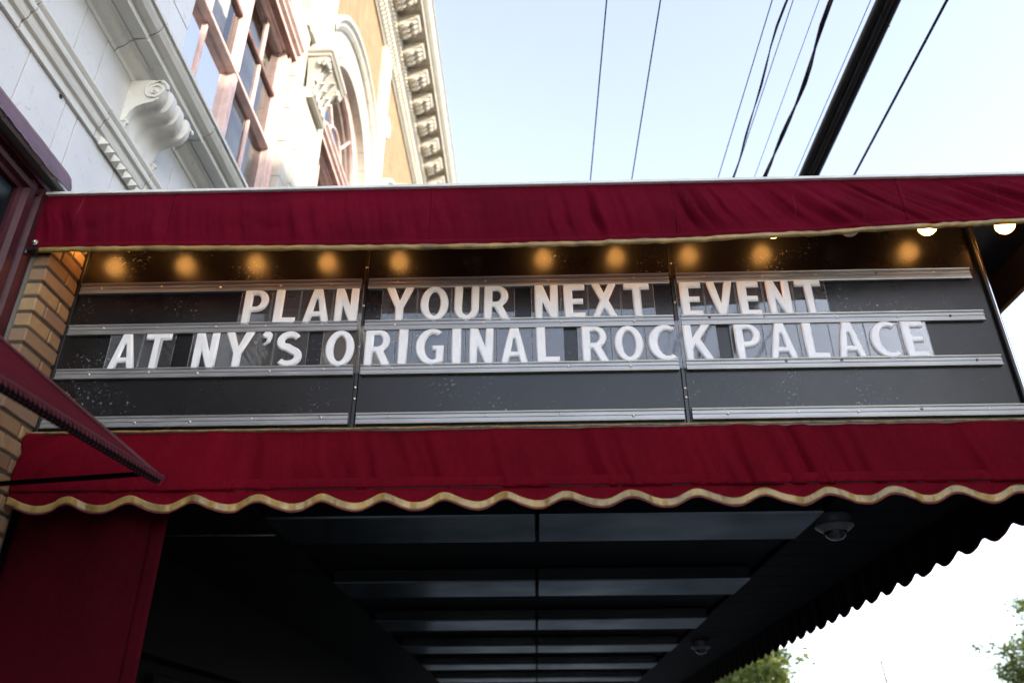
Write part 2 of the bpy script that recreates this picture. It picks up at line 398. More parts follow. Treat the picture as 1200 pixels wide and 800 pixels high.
# console bracket: S-shaped profile with volutes and flutes
def console(yc, z1, h, wd, pr_, parent, mat, name='console_bracket'):
    o = MB()
    base = [(0, 0), (.10, .0), (.15, .03), (.16, .10), (.12, .15), (.13, .24), (.20, .38), (.33, .48), (.52, .53), (.72, .56), (.88, .62), (.98, .74), (1.0, .86), (.96, .96), (.90, 1.0), (0, 1.0)]
    ny = 16; zb = z1-h
    fl = [1, .96, 1.0, 1.03, 1.03, .965, .965, 1.02, 1.02, .965, .965, 1.03, 1.03, 1.0, .96, 1, 1]
    ys = [yc-wd/2 + wd*q for q in (0, .05, .10, .13, .24, .27, .42, .445, .52, .545, .70, .73, .84, .88, .92, .96, 1)]
    fl = [.96, 1.0, 1.0, .84, .86, .98, .98, .86, .86, .98, .98, .86, .84, 1.0, 1.0, 1.0, .96]
    n = len(base); vs = []; fs = []
    for y, s_ in zip(ys, fl): vs += [(X + q[0]*pr_*(s_ if q[0] > .05 else 1), y, zb + q[1]*h) for q in base]
    for j in range(len(ys)-1):
        for i in range(n-1): fs.append((j*n+i, j*n+i+1, (j+1)*n+i+1, (j+1)*n+i))
    fs += [tuple(range(n)), tuple(range((len(ys)-1)*n, len(ys)*n))[::-1]]
    o.add(vs, fs)
    b_ = o.build(name, mat, parent, smooth='auto')
    for (cx_, cz, r_) in ((.72, .78, .20), (.10, .12, .09)):      # spiral volutes on both cheeks
        for sgn in (-1, 1):
            y = yc + sgn*wd/2; pts = []; rr_ = []
            for k in range(34):
                a = k/33*2*math.pi*2.1; rr = r_*h*(1-k/33*.86)
                pts.append((X+cx_*pr_+math.cos(a)*rr*.95, y+sgn*.004, zb+cz*h+math.sin(a)*rr)); rr_.append(.013*h/.6*(1-k/33*.5))
            MB().tube(pts, rr_, 6).build('volute', mat, b_, smooth=True)
            MB().lathe([(.02*h/.6, 0), (.017*h/.6, .012), (.008, .018)], (X+cx_*pr_, y, zb+cz*h), (0, sgn, 0), 10).build('volute_eye', mat, b_)
    return b_
console(4.74, 6.40, .52, .50, .30, bld, 'terracotta_trim')
console(8.45, 6.40, .52, .50, .30, bld, 'terracotta_trim')

# ---- windows
def bar(name, a, b_, parent, mat='pink_paint', ch=.008):
    return MB().cbox(a[0], b_[0], a[1], b_[1], a[2], b_[2], ch).build(name, mat, parent)
def theatre_window(c, deep=True):
    xg = X-.22
    f = MB()
    f.cbox(xg-.06, xg+.10, c-HW, c-HW+.16, ZW0, ZS, .01); f.cbox(xg-.06, xg+.10, c+HW-.16, c+HW, ZW0, ZS, .01)
    f.cbox(xg-.06, xg+.09, c-HW+.16, c+HW-.16, ZW0, ZW0+.14, .01)
    f.cbox(xg-.02, xg+.135, c-HW+.03, c-HW+.09, ZW0, ZS, .01); f.cbox(xg-.02, xg+.135, c+HW-.09, c+HW-.03, ZW0, ZS, .01)
    win = f.build('window', 'pink_paint', bld)
    zt_, zu, zb_ = 8.52, 9.39, 10.16
    ys = [c-HW+.16, c-.72, c, c+.66, c+HW-.16]
    bar('mullion', (xg-.05, c-.052, ZW0+.14), (xg+.085, c+.052, zt_-.05), win)
    bar('mullion', (xg-.05, c-.052, zt_+.05), (xg+.085, c+.052, zb_), win)
    bar('transom', (xg-.05, ys[0], zt_-.05), (xg+.10, ys[4], zt_-.002), win); bar('transom_ledge', (xg-.05, ys[0], zt_+.002), (xg+.07, ys[4], zt_+.05), win)
    beam = MB().ext([(xg-.05, 10.16), (xg+.06, 10.16), (xg+.06, 10.19), (X-.03, 10.19), (X-.03, 10.26), (X+.02, 10.28), (X+.02, 10.33), (X+.06, 10.36), (X+.06, 10.40), (X-.02, 10.46), (xg-.05, 10.5)], c-HW, c+HW).build('window_beam', 'pink_paint', win)
    MB().box(X-.118, X-.034, c-HW+.002, c+HW-.002, 10.172, 10.187).build('beam_soffit', 'dark_brown', win)  # thin dark brown strip along the beam's underside
    for q in (ys[1], ys[3]):
        bar('muntin', (xg-.025, q-.019, ZW0+.14), (xg+.03, q+.019, zt_-.05), win, ch=.005)
        bar('muntin', (xg-.02, q-.019, zt_+.05), (xg+.028, q+.019, zb_), win, ch=.005)
    for a, b_ in ((ys[0], c-.06), (c+.06, ys[4])):
        bar('muntin', (xg-.03, a, zu-.03), (xg+.04, b_, zu+.03), win, 'dark_brown', ch=.005)
    zz = [ZW0+.14, zt_-.05, zt_+.05, zu, zb_+.02]
    for k in range(4):
        for za, zb2 in ((zz[0], zz[1]), (zz[2], zz[3]), (zz[3], zz[4])):
            tilt = random.uniform(-.004, .004)
            MB().add([(xg-tilt, ys[k], za), (xg+tilt, ys[k+1], za), (xg+tilt*.5, ys[k+1], zb2), (xg-tilt*.6, ys[k], zb2)], [(0, 1, 2, 3)]).build('pane', 'window_glass', win)
    # lunette above the beam
    rim = MB(); n = 24; prof = [(RI-.13, xg-.05), (RI-.13, xg+.06), (RI-.07, xg+.10), (RI+.02, xg+.10), (RI+.02, xg-.05)]; k_ = len(prof)
    vs = []
    for i in range(n+1):
        a = math.pi*i/n; vs += [(q[1], c+q[0]*math.cos(a), ZS+q[0]*math.sin(a)) for q in prof]
    rim.add(vs, [(i*k_+j, i*k_+j+1, (i+1)*k_+j+1, (i+1)*k_+j) for i in range(n) for j in range(k_-1)]); rim.build('lunette_frame', 'pink_paint', win, smooth='auto')
    for a in (50, 130):
        d = (math.cos(R(a)), math.sin(R(a)))
        MB().tube([(xg, c+.45*d[0], ZS+.45*d[1]), (xg, c+(RI-.1)*d[0], ZS+(RI-.1)*d[1])], .028, 6).build('muntin', 'pink_paint', win)
    MB().tube([(xg, c+.45*math.cos(math.pi*i/12), ZS+.45*math.sin(math.pi*i/12)) for i in range(13)], .03, 6).build('muntin', 'pink_paint', win)
    bar('transom_ledge', (xg-.05, c-HW, 10.5), (xg+.06, c+HW, ZS-.2), win)
    g = MB(); vs = [(xg-.004, c, ZS-.2)] + [(xg-.004, c+RI*math.cos(math.pi*i/20), ZS+RI*math.sin(math.pi*i/20)) for i in range(21)]
    g.add([(xg-.004, c-RI, ZS-.2), (xg-.004, c+RI, ZS-.2)] + vs[1:], [tuple(range(22+1))]).build('pane', 'window_glass', win)
    MB().box(XB-.001, XB+.03, c-HW, c+HW, ZW0, ZS+RI+.1).build('backing', 'interior_dark', win)
    for (a, b2, z_) in ((ys[1]+.1, c-.05, 8.9), (ys[3]-.1, ys[3]+.30, 8.0), (ys[3]+.34, ys[4]+.1, 7.6)):
        MB().grid(lambda u, v: (xg-.16+.004*math.sin(u*20), a+(b2-a)*u, z_+(10.4-z_)*v), 24, 1).build('pane_reflection', 'pane_reflection', win)  # cream sheets behind the glass stand in for the reflected pilaster
    return win
for c in WC[:3]: theatre_window(c)

# ---- arches in voussoirs
prof = [(RI-.004, X-.5), (RI-.004, X+.03), (RI+.05, X+.045), (RI+.10, X+.03), (RI+.14, X+.05), (1.96, X+.06), (1.98, X+.10), (2.03, X+.14), (2.08, X+.15), (2.12, X+.20), (2.20, X+.20), (2.20, X-.02), (RI+.3, X-.02), (RI+.3, X-.5)]
for c in WC[:3]:
    ar = empty('arch', (X, c, ZS), bld); nv = 13; k_ = len(prof)
    for v_ in range(nv):
        a0, a1 = math.pi*v_/nv+.0022, math.pi*(v_+1)/nv-.0022; vs = []; ns = 3
        for i in range(ns+1):
            a = a0+(a1-a0)*i/ns; vs += [(q[1], c+q[0]*math.cos(a), ZS+q[0]*math.sin(a)) for q in prof]
        fs = [(i*k_+j, i*k_+(j+1) % k_, (i+1)*k_+(j+1) % k_, (i+1)*k_+j) for i in range(ns) for j in range(k_)]
        fs += [tuple(range(k_)), tuple(range(ns*k_, (ns+1)*k_))[::-1]]
        MB().add(vs, fs).build('voussoir', 'cream_terracotta', ar)
# pilaster strips and foliate capitals between the arches
for yc in (8.45, 12.55):
    for z0_, z1_ in ((10.77, 11.2), (11.206, 11.7), (11.706, 12.25), (12.256, 12.9), (12.906, 13.55), (13.556, 14.2), (14.206, 14.9), (14.906, 15.6)):
        MB().cbox(X-.02, X+.09, yc-.30, yc+.30, z0_, z1_, .008).cbox(X+.085, X+.12, yc-.24, yc+.24, z0_, z1_, .01).build('pilaster_block', 'cream_terracotta', bld)
    ZB, HC = 10.0, .60
    def fl_(v): return .10+.20*v**2.2
    bell = MB().grid(lambda u, v: (X+fl_(v), yc+(u-.5)*(.56+.22*v**2), ZB+v*HC), 6, 8)
    for sgn in (0, 1):
        bell.grid(lambda u, v: (X+fl_(v)*u, yc+(sgn-.5)*(.56+.22*v**2), ZB+v*HC), 3, 8)
    cp = bell.build('capital', 'cream_terracotta', bld, smooth='auto')
    MB().cbox(X-.02, X+.34, yc-.42, yc+.42, 10.602, 10.66, .015).cbox(X-.02, X+.37, yc-.45, yc+.45, 10.662, 10.76, .02).build('abacus', 'cream_terracotta', cp)
    MB().ext([(X, 9.90), (X+.12, 9.90), (X+.145, 9.93), (X+.12, 9.98), (X, 9.998)], yc-.32, yc+.32).build('necking', 'cream_terracotta', cp)
    for row, (zb0, n_, hh) in enumerate(((10.01, 4, .27), (10.21, 3, .30))):
        for k in range(n_):
            yy = yc + ((k+.5)/n_-.5)*(.58+.1*row)
            def leaf(u, v):
                wv = .075*(1-.75*v**3)*(1+.25*math.sin(v*18)); bulge = fl_((zb0-ZB)/HC+v*.45)+.03+.10*max(0, v-.55)**1.2*2
                return (X+bulge-abs(u-.5)*.04, yy+(u-.5)*2*wv, zb0+hh*v-.15*max(0, v-.8))
            MB().grid(leaf, 4, 10).build('acanthus_leaf', 'cream_terracotta', cp, smooth=True, thick=.018)
    for sgn in (-1, 1):
        MB().tube([(X+.28+.02*k/30, yc+sgn*.31+math.cos(k/30*11)*.09*(1-k/34), 10.52+math.sin(k/30*11)*.09*(1-k/34)) for k in range(31)], .026, 6).build('volute', 'cream_terracotta', cp, smooth=True)
        MB().tube([(X+.22+math.cos(k/30*11)*.09*(1-k/34), yc+sgn*.37, 10.52+math.sin(k/30*11)*.09*(1-k/34)) for k in range(31)], .026, 6).build('volute', 'cream_terracotta', cp, smooth=True)
# oval cartouche and keystone scroll on the brick
for (yc, z_, a, b_) in ((13.0, 13.98, .26, .36),):
    q = MB()
    vs = []; pr2 = [(1, -.02), (1, .07), (.86, .11), (.76, .07), (.4, .10), (.02, .11)]; n = 24
    for r_, h in pr2: vs += [(X+h, yc+a*r_*math.cos(2*math.pi*j/n), z_+b_*r_*math.sin(2*math.pi*j/n)) for j in range(n)]
    q.add(vs, [(i*n+j, i*n+(j+1) % n, (i+1)*n+(j+1) % n, (i+1)*n+j) for i in range(5) for j in range(n)]); q.build('oval_cartouche', 'cream_terracotta', bld, smooth='auto')
console(14.6, 13.55, .55, .34, .34, bld, 'cream_terracotta', 'keystone')

# ---- main cornice
pc = [(X-.02, 15.58), (X+.05, 15.58), (X+.05, 15.66), (X+.09, 15.68), (X+.12, 15.74), (X+.12, 15.80), (X+.16, 15.82), (X+.16, 15.98), (X+.20, 16.0), (X+.26, 16.06), (X+.28, 16.12), (X+.28, 16.52), (X+.80, 16.54), (X+.80, 16.50), (X+.84, 16.50), (X+.84, 16.66), (X+.88, 16.68), (X+.95, 16.74), (X+1.0, 16.84), (X+1.01, 16.94), (X+1.04, 16.94), (X+1.04, 17.0), (X-.02, 17.28)]
cor = empty('cornice', (X, 14, 15.6), bld)
y = Y0
while y < YE-.1:
    MB().ext(pc, y+.006, min(y+1.17, YE)-.006).build('cornice_block', 'cream_terracotta', cor); y += 1.17
eg = MB()
y = 8.5
while y < YE:
    eg.lathe([(.015, -.07), (.038, -.05), (.046, 0), (.036, .05), (.012, .072)], (X+.17, y, 15.90), (0, 0, 1), 7)
    eg.box(X+.10, X+.155, y+.045, y+.068, 15.70, 15.80)
    eg.lathe([(.01, -.04), (.026, -.025), (.03, 0), (.02, .03)], (X+.265, y, 16.06), (.5, 0, -1), 6)
    y += .115
tag(eg.build('egg_and_dart_band', 'cream_terracotta', cor), kind='stuff')
mod = None; ros = None; pn = None
for k in range(22):
    y = 8.5+.78*k
    b1 = [(X+.28, 16.16), (X+.34, 16.14), (X+.42, 16.18), (X+.46, 16.27), (X+.54, 16.32), (X+.66, 16.33), (X+.73, 16.37), (X+.76, 16.44), (X+.74, 16.50), (X+.28, 16.50)]
    if k == 0:
        q = MB()
        for off, s_ in ((0, 1),): q.ext(b1, y-.20, y+.20)
        q.tube([(X+.40, y-.21, 16.24), (X+.40, y+.21, 16.24)], .085, 10); q.tube([(X+.69, y-.21, 16.42), (X+.69, y+.21, 16.42)], .06, 10)
        for s_ in (-.14, 0, .14):
            q.tube([(X+.36, y+s_, 16.14), (X+.46, y+s_, 16.20), (X+.52, y+s_, 16.28), (X+.62, y+s_, 16.29), (X+.70, y+s_*.8, 16.34)], [.03, .05, .055, .05, .02], 7)
        q.box(X+.28, X+.78, y-.24, y+.24, 16.502, 16.534)
        mod = q.build('modillion', 'cream_terracotta', cor, origin=(X, y, 16.5))
        r_ = MB().lathe([(.15, 0), (.15, -.03), (.11, -.05), (.09, -.025), (.05, -.05), (.02, -.08)], (X+.55, y+.39, 16.53), (0, 0, 1), 14)
        ros = r_.build('rosette', 'cream_terracotta', cor, origin=(X, y+.39, 16.5))
    else:
        inst(mod, (X, y, 16.5), cor); inst(ros, (X, y+.39, 16.5), cor)

# ---- maroon display window below the terracotta
XW = X-.10
dw = MB().box(XW-.05, XW-.035, 1.5, 3.93, .7, 4.90).build('shop_window', 'dark_glass', bld)
def ybox(n, x0, x1, y0, y1, z0, z1, m_='maroon_paint', ch=.01): return MB().cbox(x0, x1, y0, y1, z0, z1, ch).build(n, m_, dw)
jp = [(3.90, XW-.06), (3.90, XW-.01), (3.93, XW), (3.95, XW+.03), (4.0, XW+.035), (4.01, XW+.01), (4.03, XW+.01), (4.05, XW+.045), (4.09, XW+.05), (4.125, XW+.05), (4.125, XW-.06)]
MB().ext([(q[1], q[0]) for q in jp], .7, 4.965, 'z').build('jamb', 'maroon_paint', dw)
MB().ext([(q[1], 5.45-q[0]) for q in jp], .7, 4.965, 'z').build('jamb', 'maroon_paint', dw)
hp = [(XW-.06, 4.86), (XW-.01, 4.86), (XW, 4.885), (XW+.03, 4.90), (XW+.035, 4.93), (XW+.01, 4.94), (XW+.012, 4.968), (XW+.05, 4.97), (XW+.05, 5.0), (XW-.06, 5.0)]
MB().ext(hp, 1.3, 4.125).build('header', 'maroon_paint', dw)
def flash(u, v):
    y = 1.3+2.84*u; wv = .012*fbm(y*3, v*2)
    p_ = [(X+.004, 5.17), (X+.035, 5.12), (X+.055, 5.05), (X+.058+wv, 4.992+wv*1.5)]
    i = min(2, int(v*3)); f_ = v*3-i
    return (p_[i][0]+(p_[i+1][0]-p_[i][0])*f_+wv*.4, y, p_[i][1]+(p_[i+1][1]-p_[i][1])*f_)
MB().grid(flash, 90, 9).build('metal_flashing', 'purple_flashing', dw, smooth=True, thick=.004)
MB().cbox(XW-.05, XW+.07, 1.3, 4.12, .55, .70, .01).build('sill', 'maroon_paint', dw)
ybox('mullion', XW-.05, XW+.03, 2.66, 2.74, .7, 4.87)

# ---- brick pier beside the sign
XP = -3.035; YP = 4.14
pier = MB().box(X-.12, XP-.012, YP+.012, 4.52, 0, 4.98).build('brick_pier', 'dark_mortar', bld)
hc = .107; k = 0; z_ = 4.96-hc*28
shared = {}
def brick(y0, y1, x0, zc_):
    key = (round(y1-y0, 3), round(x0-XP, 3))
    if key not in shared:
        o = MB().cbox(x0, XP, y0, y1, zc_, zc_+hc-.020, .007, .003).build('brick', 'tan_brick', pier, origin=(XP, y0, zc_)); shared[key] = o
    else: o = inst(shared[key], (XP, y0, zc_), pier)
    o.location += Vector((random.uniform(-.003, .002), random.uniform(-.002, .002), random.uniform(-.002, .002)))
for k in range(28):
    zc_ = z_+k*hc
    if k % 2: brick(YP, YP+.215, X-.13, zc_); brick(YP+.228, YP+.36, XP-.09, zc_)
    elif k % 4 == 0: brick(YP, YP+.105, X-.13, zc_); brick(YP+.118, YP+.36, XP-.09, zc_)
    else: brick(YP, YP+.36, X-.13, zc_)

# ---- dark entrance under the canopy
MB().box(X-.16, X+.015, 4.52, 25.9, 2.45, 3.30).build('entrance_fascia', 'black_soffit', bld)
ent = MB().box(-3.6, X-.16, 4.5, 25.9, 0, 3.1).build('entrance_wall', 'black_soffit', bld)
for k in range(6):
    y = 5.4+k*1.75
    d = MB().cbox(X-.16, X-.10, y, y+1.5, .02, 2.35, .01).build('door', 'black_soffit', bld)
    MB().box(X-.1, X-.096, y+.14, y+1.36, .3, 2.2).build('glass', 'entrance_glass', d)
    MB().tube([(X-.04, y+.1, .8), (X-.04, y+.1, 1.5)], .014, 8).build('handle', 'black_metal', d)

# ================================================================ marquee canopy
D = 4.5; XR = 2.97; XL = -3.03
mq = empty('marquee_canopy', (0, 10, 3.2))
tag(mq, 'theatre marquee with black letter board, maroon canvas bands and dark soffit', 'marquee')
MB().box(XL+.002, XR-.03, D+.02, 23, 3.38, 4.92).build('marquee_body', 'black_metal', mq)
seams = [XL, -1.09, .948, XR]
for i in range(3):
    a, b_ = seams[i]+.012, seams[i+1]-.012
    pnl = MB().cbox(a, b_, D, D+.018, 3.44, 4.92, .003).build('board_panel', 'letter_board', mq)
    for k, (z0_, z1_, ra, rb) in enumerate(((4.425, 4.505, 0, 0), (4.112, 4.185, .0, .0), (3.795, 3.865, 0, 0), (3.462, 3.535, 0, 0))):
        xa, xb_ = a+.012, b_-.012
        if i == 2: xb_ = b_-(.07, .07, .05, .0)[k]
        zm = (z0_+z1_)/2; tl_ = random.uniform(-.002, .002)
        pf = [(D-.002, z0_), (D-.026, z0_), (D-.028, z0_+.008), (D-.022, z0_+.011), (D-.022, zm-.004), (D-.027, zm-.002), (D-.027, zm+.004), (D-.020, zm+.007), (D-.020, z1_-.014), (D-.028, z1_-.011), (D-.030, z1_-.002), (D-.026, z1_), (D-.002, z1_)]
        rl_ = MB().ext(pf, xa, xb_, 'x').build('letter_rail', 'aluminium', pnl)
        nscrew = 5 if i != 1 else 4
        for s_ in range(nscrew):
            xs = xa + (xb_-xa)*(s_+.5+random.uniform(-.12, .12))/nscrew
            MB().lathe([(.0095, 0), (.009, .004), (.004, .007)], (xs, D-.022, zm+random.uniform(-.008, .012)), (0, -1, 0), 8).build('screw', random.choice(['screw_metal', 'screw_metal', 'rusty_screw'] if i == 2 else ['screw_metal']), pnl)
for xs in seams[1:3]:
    MB().cbox(xs-.011, xs+.011, D-.006, D+.02, 3.44, 4.92, .002).build('seam_strip', 'black_metal', mq)
    for zz in (3.62, 3.70, 4.0, 4.30, 4.62): MB().lathe([(.009, 0), (.008, .004), (.003, .006)], (xs+random.uniform(-.003, .003), D-.006, zz+random.uniform(-.05, .05)), (0, -1, 0), 8).build('screw', 'screw_metal', mq)
MB().cbox(XL-.02, XL+.014, D-.02, D+.02, 3.42, 4.92, .003).build('edge_trim', 'black_metal', mq)
MB().cbox(XR-.012, XR+.006, D-.03, D+.03, 3.42, 4.92, .003).build('edge_trim', 'black_metal', mq)
MB().tube([(XR+.008, D-.030, 3.42), (XR+.008, D-.030, 4.88)], .007, 8).build('edge_trim', 'chrome', mq)
MB().box(XR-.029, XR+.0, D+.031, 23, 3.40, 4.92).build('street_face', 'letter_board', mq)
MB().cbox(XL, XR+.01, D-.035, D+.02, 3.405, 3.437, .004).build('bottom_trim', 'black_metal', mq)

# overhang above the board
YV = 4.1; XS = 3.5
MB().box(XL-.03, XS-.01, YV+.02, D-.001, 4.88, 4.942).box(XR+.001, XS-.01, D+.0, 23, 4.88, 4.942).build('overhang', 'black_metal', mq)
MB().box(XL-.01, XS, YV+.03, 23, 4.944, 4.952).build('overhang_deck', 'black_metal', mq)
MB().cbox(XL-.13, XS+.03, YV-.028, YV+.02, 4.944, 4.966, .003).build('top_edging', 'white_metal', mq)
bot = [(-3.3, 4.526), (-3.18, 4.526), (-2.62, 4.526), (-1.17, 4.499), (-.1, 4.491), (.96, 4.508), (2.02, 4.554), (3.08, 4.607), (3.6, 4.635)]
def lerp(tb, x):
    for (a, b_), (c_, d_) in zip(tb[:-1], tb[1:]):
        if x <= c_: f = (x-a)/(c_-a); f = min(1, max(0, f)); return b_+(d_-b_)*f
    return tb[-1][1]
def sm(a, b_, x): t_ = min(1, max(0, (x-a)/(b_-a))); return t_*t_*(3-2*t_)
def crease(x, period, seed, sharp=3.0):
    return noise.fractal(Vector((x/period+seed, seed*3.1, 0)), 1.0, 2.0, 2)
def upper(u, v):
    x = XL-.125+(XS+.02-XL+.125)*u; zb, zt_ = lerp(bot, x), 4.952+.02*sm(1, 3.2, x); z = zt_+(zb-zt_)*v
    sk = x - (.62*sm(.5, 2.8, x)+.10)*(v-.5)*.9             # folds slant towards the right end
    amp = .020+.022*sm(-.2, 1.8, x)
    prof_ = math.sin(min(1, v*1.25)*math.pi*.5)*(1-.8*sm(.6, 1, v))
    mod_ = .25+1.1*abs(fbm(x*1.3, v*.8, 9))
    w_ = crease(sk+.02*fbm(x*2, v*2), .075, 2.3)*amp*mod_*1.6 + crease(sk, .33, 7.7)*amp*.9 + .012*fbm(x*2, v*2, 5)
    yy = YV - w_*prof_ - .02*math.sin(v*math.pi)
    if v > .93: yy -= .004
    return (x, yy, z)
MB().grid(upper, 760, 30).build('upper_valance', 'maroon_canvas', mq, smooth=True, thick=.003)
hem = MB().grid(lambda u, v: (lambda p_: (p_[0], p_[1]-.0045, p_[2]+.0))(upper(u, .925+.0*v)) if False else (upper(u, .915+.075*v)[0], upper(u, .915+.075*v)[1]-.0045, upper(u, .915+.075*v)[2]), 760, 3)
hem.build('stitched_hem', 'maroon_canvas', mq, smooth=True, thick=.002)
def goldroll(u, v):
    p_ = upper(u, 1.0); a = v*2*math.pi; rr = .0185+.003*fbm(p_[0]*5, 0)+.0015*math.sin(p_[0]*41+3*math.sin(p_[0]*7))
    return (p_[0], p_[1]-.004+math.cos(a)*rr*.8, p_[2]-.012+math.sin(a)*rr)
MB().grid(goldroll, 500, 10).build('gold_binding', 'gold_tape', mq, smooth=True)
for xs_ in (-2.30, -.62, .925, 2.35):
    u0 = (xs_-(XL-.125))/(XS+.02-XL+.125)
    MB().grid(lambda u, v: (lambda q: (q[0], q[1]-.0035, q[2]))(upper(u0+u*.0022, v*.92)), 2, 30).build('canvas_seam', 'maroon_canvas', mq, smooth=True, thick=.002)
# street-side overhang valance
def upper_s(u, v):
    y = YV+18.9*u; z = 4.952+(4.62-4.952)*v
    return (XS+.012*fbm(y*4+.8*v, 3)*v+.01, y, z)
MB().grid(upper_s, 300, 8).build('street_valance', 'maroon_canvas', mq, smooth=True, thick=.004)
MB().grid(lambda u, v: (upper_s(u, v)[0]-.007, upper_s(u, v)[1], upper_s(u, v)[2]), 300, 8).build('valance_lining', 'brown_lining', mq, smooth=True)
MB().tube([(XS+.012, YV, 4.61), (XS+.012, 23, 4.61)], .014, 8).build('gold_binding', 'gold_tape', mq)
# left end fixings
MB().cbox(XL-.146, XL-.128, YV-.03, YV+.0, 4.52, 4.95, .003).build('end_strip', 'white_metal', mq)
MB().lathe([(.02, 0), (.02, .008), (.011, .01), (.011, .02), (.006, .024)], (XL-.085, YV-.022, 4.56), (0, -1, 0), 10).build('bolt', 'screw_metal', mq)
br_ = MB().cbox(XL-.26, XL-.11, YV-.045, YV-.015, 4.465, 4.505, .006).cbox(XL-.22, XL-.17, YV-.06, YV+.02, 4.44, 4.53, .008).tube([(XL-.27, YV-.03, 4.49), (XL-.05, YV-.03, 4.507)], .016, 8).build('mounting_bracket', 'black_metal', mq)
for dx in (-.19, -.13): MB().lathe([(.013, 0), (.013, .008), (.006, .012)], (XL+dx-.05, YV-.06, 4.475), (0, -1, 0), 8).build('bolt', 'screw_metal', br_)

# bulbs under the overhang
dead = (5, 10)
for k in range(13):
    x = -2.92+.504*k; zc_ = 4.752; lit = k not in dead
    q = MB().lathe([(.004, -.062), (.028, -.056), (.047, -.04), (.058, -.018), (.06, .0), (.055, .024), (.04, .045), (.026, .056), (.024, .07)], (x, 4.35, zc_), (0, 0, 1), 18)
    bl = q.build('lit_bulb' if lit else 'unlit_bulb', 'lit_bulb' if lit else 'dead_bulb', mq, smooth=True)
    if not lit: bl['label'] = 'unlit bulb under the overhang'
    MB().lathe([(.032, .0), (.034, .02), (.03, .035)], (x, 4.35, zc_+.066), (0, 0, 1), 14).build('bulb_socket', 'socket', mq)

# lower band
YL = 4.42
def lower(u, v):
    x = XL+(XR+.02-XL)*u; z = 3.395+(3.035-3.395)*v
    amp = (.018+.022*v)*(.25+1.5*abs(fbm(x*.9, 0, 4))); sk = x-.10*v+.015*fbm(x*2, v*2)+.5*v*sm(-1.0, -3.0, x)
    w_ = crease(sk, .12, 11.3)*amp*1.6+crease(sk, .5, 4.1)*amp*1.5
    w_ = max(-.030, min(.030, w_)); return (x, YL-w_-.012*math.sin(v*math.pi), z)
MB().grid(lower, 700, 24).build('lower_band', 'maroon_canvas_low', mq, smooth=True, thick=.003)
def pleat(u, v):
    x = XL+(XR+.02-XL)*u
    sl_ = x + .05*v
    return (x, YL-.007-.003*math.sin(v*math.pi)-.014*crease(sl_, .05, 21.0)*(.4+.6*v)-.004*fbm(x*9, 2), 3.10+(3.042-3.10)*v)
MB().grid(pleat, 900, 6).build('gathered_hem', 'maroon_canvas_low', mq, smooth=True, thick=.003)
def scal(x): 
    ph = (x-.22)/.36*2*math.pi+.35*math.sin(x*2.1+1)
    return 2.943+.027*(math.cos(ph)+.12*math.cos(2*ph+.6))+.002*math.sin(x*1.7)+.006*sm(.6, 2.4, x)+.006*sm(-1.2, -2.8, x)*0
def curl(x, v):
    ph = (x-.22)/.36*2*math.pi+.35*math.sin(x*2.1+1)
    return -.008*math.sin(ph+.5)*v - .026*fbm(x*6, 1)*v
def drop(u, v):
    x = XL+(XR+.02-XL)*u; zt_ = 3.040; return (x, YL+.004+curl(x, v), zt_+(scal(x)-.012-zt_)*v)
MB().grid(drop, 700, 10).build('scalloped_valance', 'maroon_canvas_low', mq, smooth=True, thick=.003)
def tape(u, v):
    x = XL+(XR+.02-XL)*u; return (x, YL-.0015+curl(x, .7+.3*v), scal(x)+.040-.044*v)
MB().grid(tape, 700, 4).build('gold_tape', 'gold_tape', mq, smooth=True, thick=.0008)
MB().tube([(lambda q: (q[0], q[1]-.003, scal(q[0])-.009))(drop(i/600, 1)) for i in range(601)], .0035, 6).build('red_piping', 'piping_red', mq, smooth=True)
MB().tube([(XL+i*.05, YL-.012+.003*math.sin(i), 3.404+.002*fbm(i*.3, 0)) for i in range(121)], .007, 6).build('gold_cord', 'dark_gold', mq)
MB().tube([(XL, YL+.010, 3.045), (XR+.01, YL+.010, 3.045)], .010, 8).build('shadow_line_rod', 'black_metal', mq)  # dark rod set in as the shadow line above the scalloped drop
# street side lower valance
def low_s(u, v):
    y = YL+.0+18.6*u
    ph = y/.36*2*math.pi; zb = 2.93+.027*math.cos(ph)+.003*math.cos(2*ph+1)+.01*fbm(y*2, 4)
    return (XR+.02+.007*math.sin(ph+.6)*v+.006*fbm(y*5, 1), y, 3.40+(zb-3.40)*v)
MB().grid(low_s, 1300, 12).build('street_scalloped_valance', 'maroon_canvas_low', mq, smooth=True, thick=.004)
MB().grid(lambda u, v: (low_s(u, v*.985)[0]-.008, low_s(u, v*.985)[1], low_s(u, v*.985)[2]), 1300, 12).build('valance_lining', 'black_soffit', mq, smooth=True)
def tape_s(u, v):
    p_ = low_s(u, 1.0); return (p_[0]+.005, p_[1], p_[2]+.055-.05*v)
MB().grid(tape_s, 1300, 2).build('gold_tape', 'gold_tape', mq, smooth=True)

